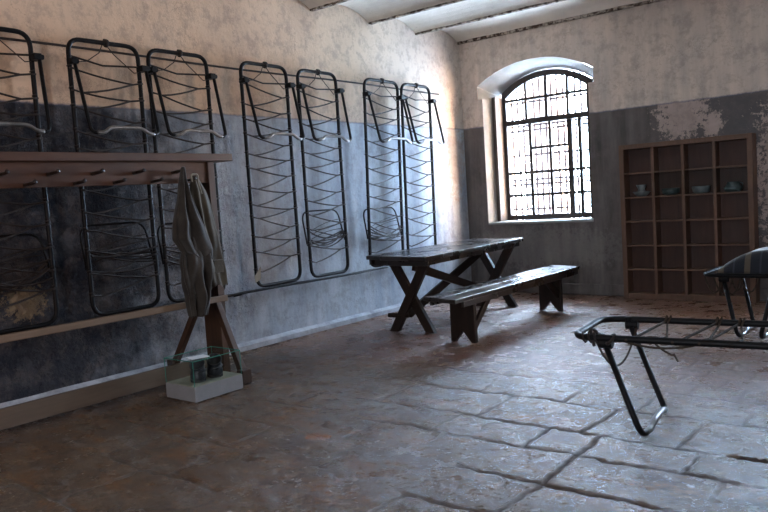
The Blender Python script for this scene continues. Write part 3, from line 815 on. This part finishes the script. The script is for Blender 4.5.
# ---------------------------------------------------------------- pigeonhole cabinet
CX0, CX1, CY, CD, CH = 2.10, 3.435, -.205, .18, 1.69
t = thing('pigeonhole_cabinet', 'brown wooden cabinet of open pigeonholes against the back wall', 'cabinet', ((CX0+CX1)/2, CY, 0))
for xa, xb in ((CX0, CX0+.05), (CX1-.05, CX1)):
    b = BM(); box(b, xa, xb, CY, CY+CD, 0, CH); link('side_panel', b, M['cab'], t, bevel=.003)
b = BM(); box(b, CX0+.05, CX1-.05, CY, CY+CD, CH-.05, CH); link('top_panel', b, M['cab'], t, bevel=.003)
b = BM(); box(b, CX0+.05, CX1-.05, CY+.01, CY+CD, 0.0, .065); link('plinth', b, M['cab'], t, bevel=.003)
b = BM(); box(b, CX0+.05, CX1-.05, CY+CD-.015, CY+CD-.001, .065, CH-.05); link('back_panel', b, M['cabback'], t)
iw = (CX1-CX0-.10); zs_ = [.065+(CH-.115)*k/6 for k in range(7)]
for k in (1, 2, 3):
    x = CX0+.05+iw*k/4; b = BM(); box(b, x-.0155, x+.0155, CY+.004, CY+CD-.016, .065, CH-.05); link('divider', b, M['cab'], t, bevel=.002)
for k in range(1, 6):
    for q in range(4):
        xa = CX0+.05+iw*q/4+.0156*(q > 0); xb = CX0+.05+iw*(q+1)/4-.0156*(q < 3)
        b = BM(); box(b, xa, xb, CY+.008, CY+CD-.016, zs_[k]-.010, zs_[k]+.008); link('shelf', b, M['cab'], t, bevel=.002)
b = BM(); xa = CX0+.05+iw/4; b.faces.new([b.verts.new(v) for v in ((xa, CY-.002, zs_[4]), (CX1-.05, CY-.002, zs_[4]), (CX1-.05, CY-.002, zs_[5]), (xa, CY-.002, zs_[5]))])
link('glass_pane', b, M['vglass'], t)
zz = zs_[4]+.0085
def vessel(q, prof, mat, name, lab, cat, hb=None):
    x = CX0+.05+iw*(q+.5)/4; y = CY+.09
    t = thing(name, lab, cat, (x, y, zz)); b = BM(); lathe(b, prof, (x, y, zz), 24); link('body', b, mat, t, smooth=True)
    if hb: b = BM(); tube(b, [(x+p[0], y+p[1], zz+p[2]) for p in hb], .005, 6); link('handle', b, mat, t, smooth=True)
vessel(0, [(.045, 0), (.07, .02), (.088, .045), (.094, .05), (.082, .05), (.04, .055), (.035, .08), (.05, .11), (.052, .125), (.045, .125), (.03, .09)], M['enamel'], 'enamel_bowl', 'pale enamel bowl with a pot in it in the second pigeonhole row, leftmost', 'bowl')
vessel(1, [(.05, 0), (.085, .02), (.09, .07), (.086, .07), (.05, .02), (.001, .015)], M['enameld'], 'enamel_pan', 'dark shallow pan in the second pigeonhole row, second from the left', 'pan', [(.085, 0, .05), (.10, -.03, .05), (.10, -.05, .055)])
vessel(2, [(.05, 0), (.08, .015), (.088, .055), (.09, .075), (.084, .075), (.05, .02), (.001, .015)], M['enamel'], 'enamel_basin', 'grey basin in the second pigeonhole row, third from the left', 'basin')
vessel(3, [(.06, 0), (.075, .01), (.09, .04), (.07, .06), (.055, .09), (.06, .10), (.05, .10), (.05, .03), (.001, .02)], M['enameld'], 'enamel_pot', 'dull green pot in the second pigeonhole row, rightmost', 'pot', [(.06, 0, .09), (.09, 0, .08), (.085, 0, .045)])

# ---------------------------------------------------------------- folding cots on the floor
def cot_frame(t, P, ex_, ey_, L, W, z, legs, rr=.018):
    """P near-left corner, ex along the cot, ey across"""
    def Q(u, v, zz): return P+ex_*u+ey_*v+Vector((0, 0, zz))
    b = BM(); tube(b, rounded([Q(0, 0, z), Q(L, 0, z), Q(L, W, z), Q(0, W, z)], .12, True, 8), rr, 12, True); link('frame', b, M['iron'], t, smooth=True)
    for (u, du, zl, fw_, fl) in legs:
        b = BM()
        pts = rounded([Q(u, .01, z-.04), Q(u+du, -.02, zl+.013), Q(u+du+.015, .12, zl+.013+.005), Q(u+du+.02, .18, zl+.045), Q(u+du+.02, W-.18, zl+.045), Q(u+du+.015, W-.10, zl+.013), Q(u+du, W-.05, zl+.013), Q(u, W-.03, z-.04)], [0, .07, .03, .04, .04, .03, .07, 0])
        n_ = len(pts); lo = int(n_*.17); hi = int(n_*.85)
        tube(b, pts[:lo+1], rr*.9, 10); o1 = link('leg', b, M['iron'], t, smooth=True)
        b = BM(); tube(b, pts[hi-1:], rr*.9, 10); link('leg', b, M['iron'], t, smooth=True)
        b = BM(); tube(b, pts[lo:hi], rr*.91, 10); o2 = link('foot_bar', b, M['worn'], o1, smooth=True); o2['label'] = 'bare worn steel foot bar'
        for v in (.012, W-.012):
            b = BM(); c0 = Q(u, v, z-.03)
            tube(b, [c0-ex_*.035, c0+ex_*.035], .026, 10); tube(b, [Q(u-.02, v, z+.018), Q(u-.02, v, z-.04)], .019, 8)
            link('hinge_bracket', b, M['iron'], t, smooth=False, bevel=.003)
    return Q
P1 = Vector((3.475, -4.585, 0)); e1 = Vector((.975, .10, 0)).normalized(); e2 = Vector((-.10, .975, 0)).normalized()
t = thing('folding_cot', 'bare black tube cot frame at the right edge in the foreground, ropes across it', 'bed', (P1.x, P1.y, 0))
Q = cot_frame(t, P1, e1, e2, 1.9, .55, .50, [(.17, .17, 0, 0, 0), (1.72, -.17, 0, 0, 0)])
b = BM()
tube(b, bez(Q(.13, .0, .47), Q(.20, .53, .47), .17, 14), .006, 6)
tube(b, bez(Q(.22, .01, .50), Q(.62, .02, .49), .035, 10), .006, 6)
tube(b, bez(Q(.40, .0, .50), Q(.50, .0, .43), .01, 5), .005, 6)
tube(b, bez(Q(.50, .0, .44), Q(.52, .0, .40), .0, 3), .005, 6)
for (u0, u1, u2) in ((.36, .28, .40), (.62, .50, .55), (.73, .62, .74)):
    tube(b, [Q(u0, .565, .50), Q(u0, .545, .525), Q(u0-.005, .52, .50), Q(u1, .02, .485), Q(u1, -.02, .50)], .007, 6)
    tube(b, [Q(u0+.02, .565, .49), Q(u0+.02, .55, .526), Q(u0+.01, .50, .49), Q((u0+u2)/2+.04, .25, .47), Q(u2, .0, .49)], .006, 6)
link('rope_lacing', b, M['cord'], t)
b = BM()
for k in range(3):
    tube(b, [Q(.05+.03*k+.004*i, .03*0+.02*math.cos(i*.9), .50+.026*math.sin(i*.9)) for i in range(9)], .006, 5)
tube(b, rounded([Q(.12, -.02, .46), Q(.09, .02, .54), Q(.11, .05, .53), Q(.15, .02, .45)], .03), .009, 6)
tube(b, [Q(.20+.02*math.cos(a), -.002+.02*math.sin(a), .495+.022*math.sin(a+1)) for a in [i*.6 for i in range(12)]], .009, 6)
link('knot', b, M['wire'], t)

P2 = Vector((3.41, -1.95, 0)); f1 = Vector((.985, -.02, 0)).normalized(); f2 = Vector((.02, .985, 0)).normalized()
t = thing('folding_cot', 'black tube cot with a striped blanket near the cabinet at the right edge', 'bed', (P2.x, P2.y, 0))
Q = cot_frame(t, P2, f1, f2, 1.9, .55, .50, [(.16, .10, 0, 0, 0), (.52, -.10, 0, 0, 0), (1.7, -.1, 0, 0, 0)])
b = BM(); rnd = random.Random(5)
for k in range(5):
    u = .02+.06*k
    tube(b, bez(Q(u, .0+.02*k, .49), Q(u+.10+rnd.uniform(0, .06), .02, .49), .08+rnd.uniform(0, .07), 8), .007, 5)
for k in range(10): tube(b, bez(Q(.12+.17*k, .0, .50), Q(.20+.17*k, .55, .50), .02, 5), .004, 5)
link('rope_lacing', b, M['cord'], t)
# mattress covered by the blanket: soft block with rounded, sagging outline
b = BM(); nu, nv = 44, 22; L, W = 1.70, .55; top = []; bot = []
for i in range(nu+1):
    rt_, rb_ = [], []
    for j in range(nv+1):
        u = i/nu; v = j/nv
        edge = min(1, (min(u, 1-u)*L)/.24); ev = min(1, (min(v, 1-v)*W)/.09)
        hgt = .02+.125*math.sin(edge*math.pi/2)**.8*math.sin(ev*math.pi/2)**.6
        hgt += .010*noise.noise(Vector((u*7, v*3, 2)))
        p = Q(.11+u*L, v*W*1.04-.01, .518); q_ = p.copy(); p.z += hgt+ (.03 if .1 < u < .4 else 0)*math.sin(min(1, max(0, (u-.1)/.3))*math.pi)*math.sin(ev*math.pi/2)
        rt_.append(b.verts.new(p)); q_.z -= .0; rb_.append(b.verts.new(q_))
    top.append(rt_); bot.append(rb_)
for i in range(nu):
    for j in range(nv):
        b.faces.new((top[i][j], top[i+1][j], top[i+1][j+1], top[i][j+1])); b.faces.new((bot[i][j], bot[i][j+1], bot[i+1][j+1], bot[i+1][j]))
for i in range(nu):
    for j in (0, nv): b.faces.new((top[i][j], bot[i][j], bot[i+1][j], top[i+1][j]))
for j in range(nv):
    for i in (0, nu): b.faces.new((top[i][j], top[i][j+1], bot[i][j+1], bot[i][j]))
o = link('blanket', b, M['blanket'], smooth=True)
tag(o, 'dark blanket with tan and blue stripes on the cot near the cabinet', 'blanket')
